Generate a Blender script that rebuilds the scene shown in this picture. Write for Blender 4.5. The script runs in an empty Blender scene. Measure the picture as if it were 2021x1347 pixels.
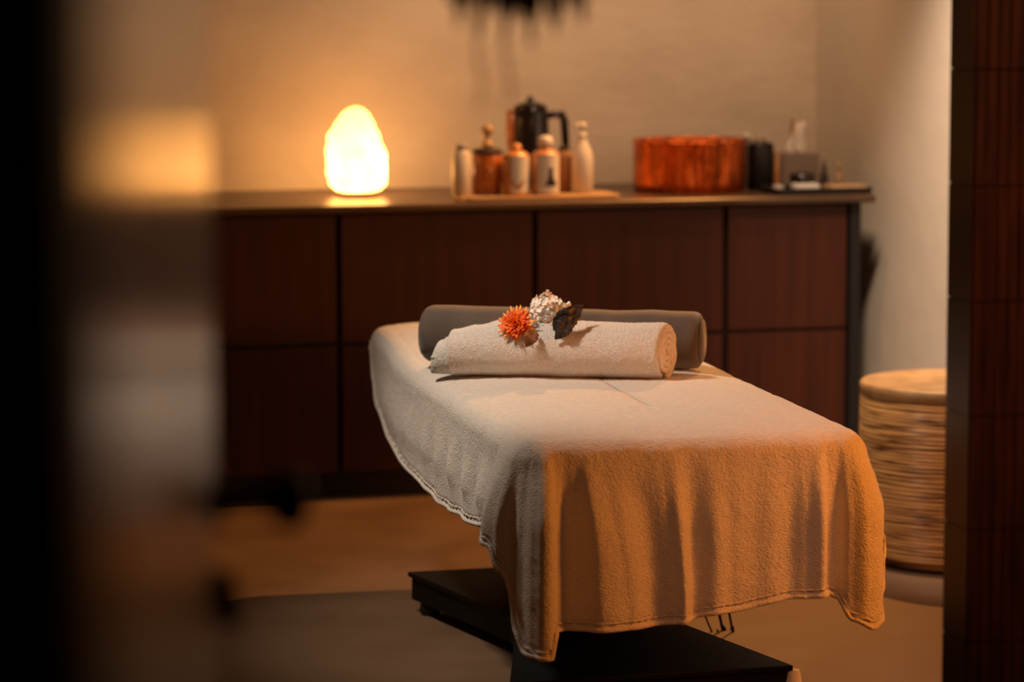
import bpy, bmesh, math, random
from mathutils import Vector, Matrix, noise
random.seed(7)
SC = bpy.context.scene
COL = SC.collection
PI = math.pi
# ---------------------------------------------------------------- camera
F = 6000.0; CX, CY = 1010.5, 673.5; H = 1.574; ROLL = .003
TH = math.atan((CY + 40) / F); PHI = math.radians(14.2)
cp, sp_ = math.cos(PHI), math.sin(PHI)
fwd_h = Vector((sp_, cp, 0)); rgt = Vector((cp, -sp_, 0)); up0 = Vector((0, 0, 1))
fwd = fwd_h * math.cos(TH) - up0 * math.sin(TH)
upv = up0 * math.cos(TH) + fwd_h * math.sin(TH)
r_x = rgt * math.cos(ROLL) - upv * math.sin(ROLL)
r_y = rgt * math.sin(ROLL) + upv * math.cos(ROLL)
cam_d = bpy.data.cameras.new('camera'); cam = bpy.data.objects.new('camera', cam_d); COL.objects.link(cam)
M = Matrix(((r_x.x, r_y.x, -fwd.x, 0), (r_x.y, r_y.y, -fwd.y, 0), (r_x.z, r_y.z, -fwd.z, H), (0, 0, 0, 1)))
cam.matrix_world = M
cam_d.sensor_width = 36.0; cam_d.lens = F / 2021.0 * 36.0
cam_d.clip_start = .05; cam_d.clip_end = 100
cam_d.dof.use_dof = True; cam_d.dof.focus_distance = 6.75
cam_d.dof.aperture_fstop = (cam_d.lens / 1000.0) / .050
SC.camera = cam
# ---------------------------------------------------------------- colour management, world
SC.view_settings.view_transform = 'Standard'; SC.view_settings.look = 'None'
SC.view_settings.gamma = 1.0; SC.view_settings.exposure = 0.0
SC.view_settings.use_curve_mapping = False
w = bpy.data.worlds.new('world'); SC.world = w; w.use_nodes = True
w.node_tree.nodes['Background'].inputs[0].default_value = (1, .62, .35, 1)
w.node_tree.nodes['Background'].inputs[1].default_value = .0
# ---------------------------------------------------------------- lights
def spot(name, loc, target, watts, color, size_deg, blend, radius):
    d = bpy.data.lights.new(name, 'SPOT'); d.energy = watts; d.color = color
    d.spot_size = math.radians(size_deg); d.spot_blend = blend; d.shadow_soft_size = radius
    o = bpy.data.objects.new(name, d); COL.objects.link(o); o.location = loc
    o.rotation_euler = (Vector(target) - Vector(loc)).to_track_quat('-Z', 'Y').to_euler()
    return o
# neutral lamp over the left side of the bed
spot('downlight_over_bed', (.86, 6.72, 2.12), (2.2, 6.85, .55), 108, (1, .82, .65), 76, .7, .12)
# amber light at the right end of the cabinets
spot('amber_wall_light', (3.34, 8.93, 2.40), (1.8, 7.95, .0), 265, (1, .41, .095), 72, .7, .02)
# low amber light in front of the bed on the right
spot('amber_front_light', (3.06, 5.33, 1.04), (2.0, 6.2, .25), 57, (1, .275, .032), 120, .7, .15)
# pale wash on the right and back walls, from added spots without fixtures
spot('right_wall_fill', (2.80, 7.6, 2.75), (3.50, 8.0, 1.0), 500, (1, .70, .48), 64, .9, .12)
spot('back_wall_fill', (2.75, 8.35, 2.80), (2.75, 9.7, 1.5), 100, (1, .60, .35), 88, .9, .12)
# unseen spots added to brighten the tiled wall and the bed's foot
spot('tile_fill', (1.9, 3.4, 1.9), (2.62, 5.05, 1.1), 75, (1, .42, .20), 62, .9, .12)
spot('corridor_fill', (.7, 3.3, 1.9), (1.75, 6.0, .35), 6, (1, .33, .07), 40, .9, .30)

# ---------------------------------------------------------------- material helpers
def mat(name, base=(.5, .5, .5), rough=.6, metal=0.0, spec=.5, base2=None, nscale=8, ndetail=6, mixlo=.35, mixhi=.65,
        bump=0.0, bscale=60, bdist=.01, stretch=None, trans=0.0, emis=None, estr=0.0, sheen=0.0, coat=0.0, rough2=None, ior=1.45):
    m = bpy.data.materials.new(name); m.use_nodes = True
    nt = m.node_tree; b = nt.nodes['Principled BSDF']
    b.inputs['Base Color'].default_value = (*base, 1); b.inputs['Roughness'].default_value = rough
    b.inputs['Metallic'].default_value = metal; b.inputs['Specular IOR Level'].default_value = spec
    b.inputs['Transmission Weight'].default_value = trans; b.inputs['Sheen Weight'].default_value = sheen
    b.inputs['Coat Weight'].default_value = coat; b.inputs['IOR'].default_value = ior
    if emis: b.inputs['Emission Color'].default_value = (*emis, 1); b.inputs['Emission Strength'].default_value = estr
    tc = nt.nodes.new('ShaderNodeTexCoord'); mp = nt.nodes.new('ShaderNodeMapping')
    nt.links.new(tc.outputs['Object'], mp.inputs['Vector'])
    if stretch: mp.inputs['Scale'].default_value = stretch
    if base2 is not None or rough2 is not None:
        n = nt.nodes.new('ShaderNodeTexNoise'); n.inputs['Scale'].default_value = nscale; n.inputs['Detail'].default_value = ndetail
        nt.links.new(mp.outputs[0], n.inputs['Vector'])
        if base2 is not None:
            r = nt.nodes.new('ShaderNodeValToRGB'); r.color_ramp.elements[0].position = mixlo; r.color_ramp.elements[1].position = mixhi
            r.color_ramp.elements[0].color = (*base, 1); r.color_ramp.elements[1].color = (*base2, 1)
            nt.links.new(n.outputs['Fac'], r.inputs[0]); nt.links.new(r.outputs[0], b.inputs['Base Color'])
        if rough2 is not None:
            q = nt.nodes.new('ShaderNodeMapRange'); q.inputs['From Min'].default_value = mixlo; q.inputs['From Max'].default_value = mixhi
            q.inputs['To Min'].default_value = rough; q.inputs['To Max'].default_value = rough2
            nt.links.new(n.outputs['Fac'], q.inputs['Value']); nt.links.new(q.outputs[0], b.inputs['Roughness'])
    if bump:
        n2 = nt.nodes.new('ShaderNodeTexNoise'); n2.inputs['Scale'].default_value = bscale; n2.inputs['Detail'].default_value = 5
        nt.links.new(mp.outputs[0], n2.inputs['Vector'])
        bp = nt.nodes.new('ShaderNodeBump'); bp.inputs['Strength'].default_value = bump; bp.inputs['Distance'].default_value = bdist
        nt.links.new(n2.outputs['Fac'], bp.inputs['Height']); nt.links.new(bp.outputs[0], b.inputs['Normal'])
    return m

MT = {}
MT['plaster'] = mat('plaster', (.60, .51, .405), .85, base2=(.70, .61, .49), nscale=2.2, ndetail=9, bump=.25, bscale=14, bdist=.02, stretch=(1, 1, 1.8))
MT['plaster_r'] = mat('plaster_right', (.64, .585, .50), .85, base2=(.68, .63, .545), nscale=2.5, bump=.12, bscale=10, bdist=.02)
MT['ceiling'] = mat('ceiling_paint', (.16, .13, .10), .9)
MT['floor'] = mat('polished_concrete', (.138, .078, .042), .55, base2=(.18, .105, .058), nscale=3.0, ndetail=9, bump=.05, bscale=30, bdist=.004, rough2=.7)
MT['dark'] = mat('dark_paint', (.012, .009, .008), .5)
MT['lacquer'] = mat('black_lacquer', (.004, .003, .002), .20, spec=.35)
MT['wood'] = mat('mahogany_veneer', (.064, .0135, .0048), .5, spec=.35, base2=(.036, .0082, .0032), nscale=5, ndetail=8, mixlo=.3, mixhi=.7, stretch=(6, 1, .35), bump=.04, bscale=40)
MT['wood_in'] = mat('cabinet_carcass', (.010, .006, .004), .6)
MT['black'] = mat('matt_black', (.006, .005, .005), .55)
MT['worktop'] = mat('dark_stone_worktop', (.065, .036, .021), .34, base2=(.085, .048, .028), nscale=9, spec=.35)
MT['blanket'] = mat('cream_fleece', (.80, .74, .67), .95, base2=(.73, .665, .59), nscale=90, ndetail=4, bump=1.0, bscale=250, bdist=.005, sheen=.35, stretch=(.7, 1, 1.15))
MT['towel'] = mat('white_terry', (.84, .79, .73), .95, base2=(.74, .68, .61), nscale=160, ndetail=3, bump=1.0, bscale=300, bdist=.006, sheen=.3)
MT['towel_in'] = mat('terry_inner', (.80, .74, .67), .95, base2=(.7, .63, .55), nscale=120, bump=.8, bscale=280, bdist=.004)
MT['velour'] = mat('taupe_velour', (.066, .046, .034), .8, base2=(.090, .063, .048), nscale=14, sheen=.35, bump=.2, bscale=300, bdist=.002)
MT['velour_d'] = mat('dark_piping', (.03, .022, .018), .6)
MT['vinyl'] = mat('taupe_vinyl', (.20, .125, .085), .5, bump=.1, bscale=90)
MT['basemetal'] = mat('black_powdercoat', (.004, .0035, .0035), .55, spec=.25, bump=.05, bscale=200, bdist=.001)
MT['rubber_w'] = mat('white_rubber', (.75, .68, .58), .7, bump=.2, bscale=60)
MT['cable'] = mat('black_cable', (.012, .010, .009), .35)
MT['bamboo'] = mat('split_bamboo', (.66, .38, .14), .34, base2=(.10, .038, .011), nscale=7, ndetail=7, mixlo=.47, mixhi=.66, stretch=(1.0, 1.0, 26), bump=.5, bscale=12, bdist=.01)
MT['bamboo_lid'] = mat('bamboo_lid_weave', (.31, .19, .085), .45, base2=(.20, .115, .045), nscale=12, bump=.2, bscale=50)
MT['tile'] = mat('oxblood_glazed_tile', (.058, .019, .0095), .32, base2=(.032, .011, .006), nscale=3.2, mixlo=.42, mixhi=.62, stretch=(22, 1, 1.5))
MT['rough_dark'] = mat('dark_water', (.03, .012, .006), .9, spec=.1)
MT['grout'] = mat('dark_grout', (.022, .007, .004), .8)
MT['copper'] = mat('hammered_copper', (.78, .17, .035), .24, metal=1.0, bump=.8, bscale=9, bdist=.06, stretch=(2.2, 2.2, .25))
MT['amber'] = mat('amber_glass', (.42, .12, .02), .12, spec=.8, coat=.6)
MT['amber_l'] = mat('amber_oil', (.62, .25, .06), .2, spec=.8, coat=.6)
MT['frost'] = mat('frosted_plastic', (.62, .55, .46), .3)
MT['greyplastic'] = mat('grey_label', (.40, .36, .33), .5)
MT['white'] = mat('white_plastic', (.60, .55, .49), .35)
MT['paper'] = mat('paper_label', (.58, .53, .47), .7)
MT['ink'] = mat('dark_ink', (.03, .018, .014), .6)
MT['brownink'] = mat('brown_ink', (.36, .14, .04), .6)
MT['kettle'] = mat('black_enamel', (.012, .008, .007), .22, spec=.6)
MT['tray_w'] = mat('pale_wood_tray', (.46, .29, .15), .5, base2=(.38, .23, .11), nscale=9, stretch=(1, 6, 1))
MT['tissue'] = mat('tissue_paper', (.86, .80, .73), .9)
MT['steel'] = mat('steel', (.55, .45, .38), .25, metal=1.0)
MT['greybox'] = mat('grey_box_card', (.26, .20, .165), .7, bump=.1, bscale=80)
MT['stick'] = mat('brown_stick', (.28, .12, .035), .6)
MT['lampwood'] = mat('lamp_base_wood', (.16, .045, .015), .5)
MT['orange'] = mat('orange_petal', (.92, .17, .008), .55, base2=(.80, .10, .006), nscale=40)
MT['orange_t'] = mat('orange_petal_pale', (1.0, .42, .05), .55)
MT['petal'] = mat('white_petal', (.95, .90, .82), .8, base2=(.93, .76, .55), nscale=35, mixlo=.55, mixhi=.8, spec=.2)
MT['leafd'] = mat('dark_leaf', (.022, .016, .012), .38, base2=(.05, .035, .028), nscale=30, bump=.3, bscale=60, bdist=.003)
MT['leafb'] = mat('dried_leaf', (.30, .13, .04), .7, base2=(.16, .06, .02), nscale=40)
MT['frond'] = mat('dried_frond', (.30, .12, .045), .8)
# salt lamp: rock glowing from the bulb inside (brightest around the bulb)
m = bpy.data.materials.new('salt_rock'); m.use_nodes = True; nt = m.node_tree; b = nt.nodes['Principled BSDF']
b.inputs['Base Color'].default_value = (.85, .40, .16, 1); b.inputs['Roughness'].default_value = .45
tc = nt.nodes.new('ShaderNodeTexCoord'); ds = nt.nodes.new('ShaderNodeVectorMath'); ds.operation = 'DISTANCE'
ds.inputs[1].default_value = (.012, .012, .085)
nz = nt.nodes.new('ShaderNodeTexNoise'); nz.inputs['Scale'].default_value = 14; nz.inputs['Detail'].default_value = 3
nt.links.new(tc.outputs['Object'], ds.inputs[0]); nt.links.new(tc.outputs['Object'], nz.inputs['Vector'])
ad = nt.nodes.new('ShaderNodeMath'); ad.operation = 'MULTIPLY_ADD'; ad.inputs[1].default_value = .10
nt.links.new(nz.outputs['Fac'], ad.inputs[0]); nt.links.new(ds.outputs['Value'], ad.inputs[2])
rp = nt.nodes.new('ShaderNodeValToRGB'); rp.color_ramp.elements[0].position = .10; rp.color_ramp.elements[0].color = (1, .52, .20, 1)
rp.color_ramp.elements[1].position = .155; rp.color_ramp.elements[1].color = (1, .42, .09, 1)
nt.links.new(ad.outputs[0], rp.inputs[0]); nt.links.new(rp.outputs[0], b.inputs['Emission Color'])
pw = nt.nodes.new('ShaderNodeMath'); pw.operation = 'POWER'; pw.inputs[1].default_value = -1.6
mr = nt.nodes.new('ShaderNodeMath'); mr.operation = 'MULTIPLY'; mr.inputs[1].default_value = .60
nt.links.new(ad.outputs[0], pw.inputs[0]); nt.links.new(pw.outputs[0], mr.inputs[0])
nt.links.new(mr.outputs[0], b.inputs['Emission Strength'])
MT['salt'] = m; SALT_MR = mr

# ---------------------------------------------------------------- object helpers
def ob(name, verts, faces, material, parent=None, smooth=False, loc=None):
    me = bpy.data.meshes.new(name); me.from_pydata([tuple(v) for v in verts], [], faces); me.update()
    me.materials.append(material)
    if smooth:
        for p in me.polygons: p.use_smooth = True
    o = bpy.data.objects.new(name, me); COL.objects.link(o)
    if parent: o.parent = parent
    if loc: o.location = loc
    return o
def thing(name, label, cat, loc=(0, 0, 0), rz=0, group=None):
    o = bpy.data.objects.new(name, None); COL.objects.link(o); o.empty_display_size = .1
    o.location = loc; o.rotation_euler = (0, 0, rz); o['label'] = label; o['category'] = cat
    if group: o['group'] = group
    return o
def tag(o, label, cat, group=None):
    o['label'] = label; o['category'] = cat
    if group: o['group'] = group
    return o
def struct(o): o['kind'] = 'structure'; return o
def bev(o, wd, seg=2):
    md = o.modifiers.new('bevel', 'BEVEL'); md.width = wd; md.segments = seg; md.limit_method = 'ANGLE'
    return o
def subd(o, n=1):
    md = o.modifiers.new('sub', 'SUBSURF'); md.levels = n; md.render_levels = n; return o
class MB:
    def __init__(s): s.v = []; s.f = []
    def add(s, V, Fc):
        k = len(s.v); s.v += [Vector(v) for v in V]; s.f += [tuple(i + k for i in f) for f in Fc]; return s
    def box(s, x0, x1, y0, y1, z0, z1):
        return s.add([(x0, y0, z0), (x1, y0, z0), (x1, y1, z0), (x0, y1, z0), (x0, y0, z1), (x1, y0, z1), (x1, y1, z1), (x0, y1, z1)],
                     [(0, 3, 2, 1), (4, 5, 6, 7), (0, 1, 5, 4), (1, 2, 6, 5), (2, 3, 7, 6), (3, 0, 4, 7)])
    def lathe(s, prof, n=40, c=(0, 0, 0), sx=1, sy=1):
        V = []; Fc = []; N = len(prof)
        for r, z in prof:
            for i in range(n):
                a = 2 * PI * i / n; V.append((c[0] + r * sx * math.cos(a), c[1] + r * sy * math.sin(a), c[2] + z))
        for j in range(N - 1):
            for i in range(n):
                Fc.append((j * n + i, j * n + (i + 1) % n, (j + 1) * n + (i + 1) % n, (j + 1) * n + i))
        Fc.append(tuple(reversed(range(n)))); Fc.append(tuple((N - 1) * n + i for i in range(n)))
        return s.add(V, Fc)
    def tube(s, pts, r, n=8, cap=True):
        pts = [Vector(p) for p in pts]; V = []; Fc = []; prev = None
        for k, p in enumerate(pts):
            t = (pts[min(k + 1, len(pts) - 1)] - pts[max(k - 1, 0)]).normalized()
            if prev is None:
                a = Vector((0, 0, 1)) if abs(t.z) < .9 else Vector((1, 0, 0)); u = t.cross(a).normalized()
            else: u = (prev - t * prev.dot(t)).normalized()
            prev = u; q = t.cross(u); rr = r[k] if isinstance(r, (list, tuple)) else r
            for i in range(n):
                an = 2 * PI * i / n; V.append(p + (u * math.cos(an) + q * math.sin(an)) * rr)
        for k in range(len(pts) - 1):
            for i in range(n): Fc.append((k * n + i, k * n + (i + 1) % n, (k + 1) * n + (i + 1) % n, (k + 1) * n + i))
        if cap: Fc.append(tuple(reversed(range(n)))); Fc.append(tuple((len(pts) - 1) * n + i for i in range(n)))
        return s.add(V, Fc)
    def prism(s, poly, z0, z1):
        n = len(poly); V = [(x, y, z0) for x, y in poly] + [(x, y, z1) for x, y in poly]
        return s.add(V, [tuple(reversed(range(n))), tuple(range(n, 2 * n))] + [(i, (i + 1) % n, (i + 1) % n + n, i + n) for i in range(n)])
    def build(s, name, m, parent=None, smooth=False, loc=None):
        return ob(name, s.v, s.f, m, parent, smooth, loc)
def lerp(a, b, t): return a + (b - a) * t
def sm(t): t = max(0, min(1, t)); return t * t * (3 - 2 * t)
def curve(pts, x):
    if x <= pts[0][0]: return pts[0][1]
    for (a, va), (b, vb) in zip(pts, pts[1:]):
        if x <= b: return lerp(va, vb, sm((x - a) / (b - a)))
    return pts[-1][1]
def smooth_by_angle(o, deg=40):
    o.data.polygons.foreach_set('use_smooth', [True] * len(o.data.polygons))
    md = o.modifiers.new('edges', 'EDGE_SPLIT'); md.split_angle = math.radians(deg); return o

# ---------------------------------------------------------------- room shell
YW = 9.72; XR = 3.52; XL = -1.9; ZC = 2.9
struct(MB().box(XL - .1, XR + .1, -.9, YW + .1, -.1, 0).build('floor', MT['floor']))
struct(MB().box(XL - .1, XR + .1, -.9, YW + .1, ZC, ZC + .1).build('ceiling', MT['ceiling']))
struct(MB().box(XL - .1, XR + .1, YW, YW + .1, 0, ZC).build('wall_back', MT['plaster']))
struct(MB().box(XR, XR + .1, -.9, YW, 0, ZC).build('wall_right', MT['plaster_r']))
struct(MB().box(XL - .1, XL, -.9, YW, 0, ZC).build('wall_left', MT['plaster_r']))
struct(MB().box(XL, XR, -.9, -.8, 0, ZC).build('wall_front', MT['dark']))
# tiled wall end on the right of the opening (oxblood vertical tiles on grout)
TX0, TY = 2.122, 5.03
wt = struct(MB().box(TX0 + .004, 3.52, TY + .006, TY + .12, 0, ZC).build('wall_tiled', MT['grout']))
tl = MB(); x = TX0
zs = [-.036 + .207 * k for k in range(15)]
col = 0
while x < 3.50:
    for i, z0 in enumerate(zs[:-1]):
        a = z0 + .0012; b_ = zs[i + 1] - .0006
        a = max(a, .0)
        j = random.uniform(-.0012, .0012)
        tl.box(x, x + .0195, TY - .004 + j, TY + .008, a, min(b_, ZC))
    x += .0215; col += 1
bev(tl.build('tile_facing', MT['tile'], wt), .0012, 1)
tl2 = MB()
y = TY + .008
while y < TY + .10:
    for i, z0 in enumerate(zs[:-1]): tl2.box(TX0 - .003, TX0 + .008, y, y + .0195, max(z0 + .0012, 0), zs[i + 1] - .0006)
    y += .0215
tl2.build('tile_return', MT['tile'], wt)
# dark wall return on the left of the opening, close to the camera
def camp(px, D, z):
    X = (px - CX) / F * D
    p = rgt * X + fwd_h * D
    return Vector((p.x, p.y, z))
D2, D1 = 2.80, 1.26
P2 = camp(415, D2, 0); P1 = camp(207, D1, 0)
dr = (P2 - P1).normalized(); nrm = Vector((dr.y, -dr.x, 0))        # faces the opening
def quadbox(A, d, n, L, T, z0, z1):
    c = [A, A + d * L, A + d * L - n * T, A - n * T]
    return [tuple((p.x, p.y)) for p in c]
door_poly = quadbox(P1, dr, nrm, (P2 - P1).length, .04, 0, 0)
door = struct(MB().prism(list(reversed(door_poly)), .005, 2.6).build('door_1', MT['lacquer']))
# handle of the door: rose, neck and round knob, thumb turn below
kp = camp(415, D2, 1.10) - dr * .05
kn = MB()
def oriented(mb, prof, base, axis, n=24):
    k = len(mb.v); q = axis.to_track_quat('Z', 'Y'); t = MB().lathe(prof, n)
    mb.add([base + q @ v for v in t.v], t.f)
oriented(kn, [(.026, 0), (.026, .006), (.010, .010), (.009, .042), (.014, .050), (.024, .058), (.028, .070), (.025, .082), (.012, .088), (.001, .089)], kp, nrm)
kn.build('door_knob', mat('dark_bronze', (.10, .045, .022), .35, metal=.6), door, True)
tk = MB(); oriented(tk, [(.022, 0), (.022, .006), (.012, .008), (.012, .016), (.001, .017)], kp + Vector((0, 0, -.085)), nrm)
q0 = kp + Vector((0, 0, -.085)) + nrm * .014
tk.tube([q0 + Vector((0, 0, .018)), q0 + Vector((0, 0, -.03))], [.005, .010], 10)
tk.build('thumb_turn', MT['black'], door, True)
# near wall face, left edge of the picture
wl = [(P1 + nrm * .0).to_2d(), (P1 - nrm * 1.6).to_2d(), (P1 - nrm * 1.6 - dr * .12).to_2d(), (P1 - dr * .12).to_2d()]
struct(MB().prism([tuple(p) for p in reversed(wl)], 0, ZC).build('wall_corridor', MT['dark']))
# wall continuing behind the door leaf, above it
# ---------------------------------------------------------------- cabinets
YC = 9.0
def cabinet(x0, x1, label, panel=False):
    c = thing('base_cabinet', label, 'cabinet', (x0, YC, 0), 0, 'low dark wood cabinets along the back wall')
    W = x1 - x0
    MB().box(.002, W - .002, .022, .60, .085, .874).build('carcass', MT['wood_in'], c)
    MB().box(.0, W, .05, .07, 0, .085).build('plinth', MT['black'], c)
    for z0, z1 in ((.482, .868), (.085, .470)):
        d = bev(MB().box(.0085, W - .0085, 0, .021, z0, z1).build('door', MT['wood'], c), .001, 1)
    return c
xs = [-.102, .512, 1.124, 1.738, 2.351, 2.966, 3.374]
names = ['dark wood two-door cabinet hidden behind the open door, second from far left', 'dark wood cabinet partly behind the open black door at left', 'very dark wood cabinet left of the glowing salt lamp',
         'dark wood cabinet under the glowing salt lamp, left of the bolster', 'reddish wood cabinet under the bottles and kettle', 'narrow reddish wood cabinet at the right end below the black tray']
names[0] = 'dark wood cabinet at the far left end of the row'
for i in range(6): cabinet(xs[i], xs[i + 1], names[i])
ep = bev(MB().box(3.376, 3.412, 8.995, 9.60, 0, .874).build('cabinet_end_panel', MT['black']), .002, 1)
tag(ep, 'black upright end panel closing the right end of the cabinet row', 'panel')
wk = MB().box(-.12, 3.452, 8.965, YW - .004, .875, .900).build('worktop', MT['worktop'])
bev(wk, .008, 3); tag(wk, 'long dark polished worktop running over all the low cabinets', 'worktop')
ZT = .900

# ---------------------------------------------------------------- placing helper for things on planes
def at(px, py, z):
    x = (px - CX) / F; y = (CY - py) / F
    r = fwd + r_x * x + r_y * y
    k = (z - H) / r.z
    return Vector((r.x * k, r.y * k, z))
def atY(px, py, Y):
    x = (px - CX) / F; y = (CY - py) / F
    r = fwd + r_x * x + r_y * y
    k = Y / r.y
    return Vector((r.x * k, Y, H + r.z * k))
PX = 1 / 625.0   # metres per photo pixel at the worktop
def on_top(px, Y): 
    p = atY(px, 380, Y); return (p.x, Y, ZT)

# salt lamp
lp = on_top(706, 9.36)
L = thing('salt_lamp', 'glowing orange salt rock lamp on a thin wooden disc', 'lamp', lp)
lb = MB().lathe([(.066, 0), (.069, .003), (.069, .011), (.066, .014)], 48).build('lamp_base', MT['lampwood'], L, False)
V = []; Fc = []; nu, nv = 48, 40
prof = [(0, .046), (.03, .072), (.10, .089), (.25, .096), (.45, .090), (.62, .079), (.78, .064), (.90, .047), (.965, .031), (1, .003)]
hgt = .268
for j in range(nv + 1):
    t = j / nv; r = curve(prof, t)
    for i in range(nu):
        a = 2 * PI * i / nu; d = Vector((math.cos(a), math.sin(a), 0))
        z = .014 + hgt * t
        nz_ = noise.noise(Vector((d.x * 1.7, d.y * 1.7, t * 3.1)) + Vector((3.1, 0, 7))) * .13 + noise.noise(Vector((d.x * 4, d.y * 4, t * 8))) * .08
        rr = r * (1 + nz_)
        V.append((d.x * rr - .012 * math.sin(t * PI * .9) * t, d.y * rr, z))
for j in range(nv):
    for i in range(nu): Fc.append((j * nu + i, j * nu + (i + 1) % nu, (j + 1) * nu + (i + 1) % nu, (j + 1) * nu + i))
Fc.append(tuple(reversed(range(nu)))); Fc.append(tuple(nv * nu + i for i in range(nu)))
ob('salt_rock', V, Fc, MT['salt'], L)

# pale wooden tray under the bottles
tc_ = on_top(1063, 9.22)
tr = MB(); A = (-.245, .245)
poly = []
for cx_, cy_, a0 in ((.225, -.075, -90), (.225, .075, 0), (-.225, .075, 90), (-.225, -.075, 180)):
    for k in range(5):
        a = math.radians(a0 + k * 22.5); poly.append((cx_ + .022 * math.cos(a), cy_ + .022 * math.sin(a)))
tr.prism(poly, 0, .012)
t_ = bev(tr.build('serving_tray', MT['tray_w'], None, False, (tc_[0] - .030, 9.135, ZT)), .004, 2)
tag(t_, 'flat pale wooden tray holding the row of toiletry bottles', 'tray')
ZB = ZT + .0125

def bottle(name, label, px, Y, prof, m, cap=None, capm=None, lab=None, extra=None, z=ZB, grp=None, sy=1, liquid=None):
    p = on_top(px, Y); o = thing(name, label, 'bottle', (p[0], Y, z), 0, grp)
    MB().lathe(prof, 40, sy=sy).build('body', m, o, True)
    if cap: MB().lathe(cap, 32).build('cap', capm, o, True)
    if lab:
        r, z0, z1, a0, a1 = lab; V = []; Fc = []; n = 16
        for k in range(n + 1):
            a = math.radians(lerp(a0, a1, k / n)); V += [(r * math.cos(a), r * sy * math.sin(a), z0), (r * math.cos(a), r * sy * math.sin(a), z1)]
        for k in range(n): Fc.append((2 * k, 2 * k + 2, 2 * k + 3, 2 * k + 1))
        l = ob('label_sticker', V, Fc, MT['paper'], o)
        md = l.modifiers.new('th', 'SOLIDIFY'); md.thickness = .0006; md.offset = 1
        if extra: extra(l)
    return o
# frosted bottle, far left of the tray
o = bottle('bottle', 'slim frosted pale bottle at the left end of the tray, nearest the lamp', 911, 9.15, [(.028, 0), (.031, .004), (.031, .125), (.022, .136), (.020, .140)], MT['frost'],
       [(.021, .139), (.021, .156), (.019, .158)], MT['greyplastic'])
# amber jar with pump
o = bottle('pump_bottle', 'wide amber glass bottle with a pale pump top, on the tray', 962, 9.17, [(.044, 0), (.049, .005), (.049, .118), (.040, .132), (.018, .140), (.018, .146)], MT['amber'])
MB().lathe([(.050, .128), (.050, .134), (.035, .142)], 40).build('collar', MT['ink'], o, True)
pm = MB().lathe([(.019, .142), (.019, .160), (.010, .163), (.010, .186), (.018, .188), (.020, .200), (.016, .212), (.002, .216)], 24)
pm.build('pump_head', MT['tray_w'], o, True)
def figure_a(l):  # small brown landscape mark
    MB().tube([(-.018, -.0478, .040), (-.006, -.049, .026), (.006, -.049, .024), (.018, -.0478, .038)], [.003, .006, .006, .003], 8).build('label_mark', MT['brownink'], l)
p_ = 1
o = bottle('bottle', 'amber bottle with a white label and small brown picture, middle of the row', 1019, 9.10, [(.037, 0), (.041, .004), (.041, .122), (.030, .133), (.014, .138), (.014, .142)], MT['amber_l'],
       [(.015, .139), (.017, .146), (.014, .156), (.003, .160)], MT['amber_l'], (.0415, .010, .122, -128, -40))
lbm = MB()
for k in range(9):
    a = math.radians(-118 + k * 5.5); rr = .0422
    zc = .045 - .018 * math.sin(k / 8 * PI)
    lbm.box(rr * math.cos(a) - .003, rr * math.cos(a) + .003, rr * math.sin(a) - .0004, rr * math.sin(a) + .0004, zc - .006, zc + .006)
lbm.build('label_mark', MT['brownink'], o)
o = bottle('bottle', 'amber bottle with a round white cap and white label showing a dark figure', 1077, 9.10, [(.039, 0), (.043, .004), (.043, .124), (.034, .134), (.016, .140), (.016, .148)], MT['amber_l'],
       [(.018, .147), (.023, .152), (.024, .166), (.020, .177), (.010, .182), (.001, .183)], MT['white'], (.0435, .006, .126, -145, -36))
fg = MB()
for (dx, z, hw, hh) in ((.0, .078, .006, .007), (0, .066, .006, .007), (0, .053, .008, .008), (0, .042, .013, .006), (0, .034, .017, .005)):
    a0 = -83; xx = .0442 * math.cos(math.radians(a0))
    fg.box(xx - hw, xx + hw, -.0446, -.0434, z - hh, z + hh)
fg.build('label_mark', MT['ink'], o)
o = bottle('bottle', 'plain brown bottle shape standing in for a shadow behind the figure-labelled bottle, before the kettle handle', 1112, 9.20, [(.030, 0), (.034, .004), (.034, .105), (.022, .122), (.013, .128), (.013, .134)], MT['stick'],
       [(.015, .132), (.015, .142), (.012, .144)], MT['ink'])  # solid brown shape in place of a bottle's shadow
o = bottle('pump_bottle', 'tall white pump bottle at the right end of the tray', 1149, 9.15, [(.030, 0), (.034, .004), (.034, .100), (.031, .125), (.020, .150), (.014, .162), (.014, .172)], MT['white'],
       [(.015, .170), (.015, .182), (.006, .186), (.006, .200), (.010, .202)], MT['white'])
ph = MB().lathe([(.011, .200), (.013, .206), (.012, .216), (.003, .219)], 20); ph.tube([(0, 0, .211), (-.018, -.004, .211), (-.029, -.007, .205)], [.006, .005, .004], 8)
ph.build('pump_head', MT['white'], o, True)
# black kettle behind the bottles
p = on_top(1047, 9.42); K = thing('kettle', 'tall black enamel kettle with a square handle behind the bottles', 'kettle', p)
MB().lathe([(.066, 0), (.069, .006), (.069, .135), (.062, .148), (.058, .235), (.056, .262), (.050, .268)], 48).build('body', MT['kettle'], K, True)
MB().lathe([(.054, .266), (.050, .276), (.028, .284), (.012, .288), (.011, .298), (.004, .306)], 32).build('lid', MT['kettle'], K, True)
hd = MB().tube([(.050, 0, .240), (.080, 0, .246), (.104, 0, .244), (.112, 0, .226), (.118, 0, .13)], [.011, .012, .014, .014, .012], 10)
hd.build('handle', MT['kettle'], K, True)
sp = MB().tube([(-.050, 0, .12), (-.062, 0, .19), (-.064, 0, .262)], [.022, .019, .013], 12); sp.build('spout', mat('orange_reflection', (.35, .11, .03), .35), K, True)  # orange reflection on the black enamel is painted into the spout colour
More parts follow.
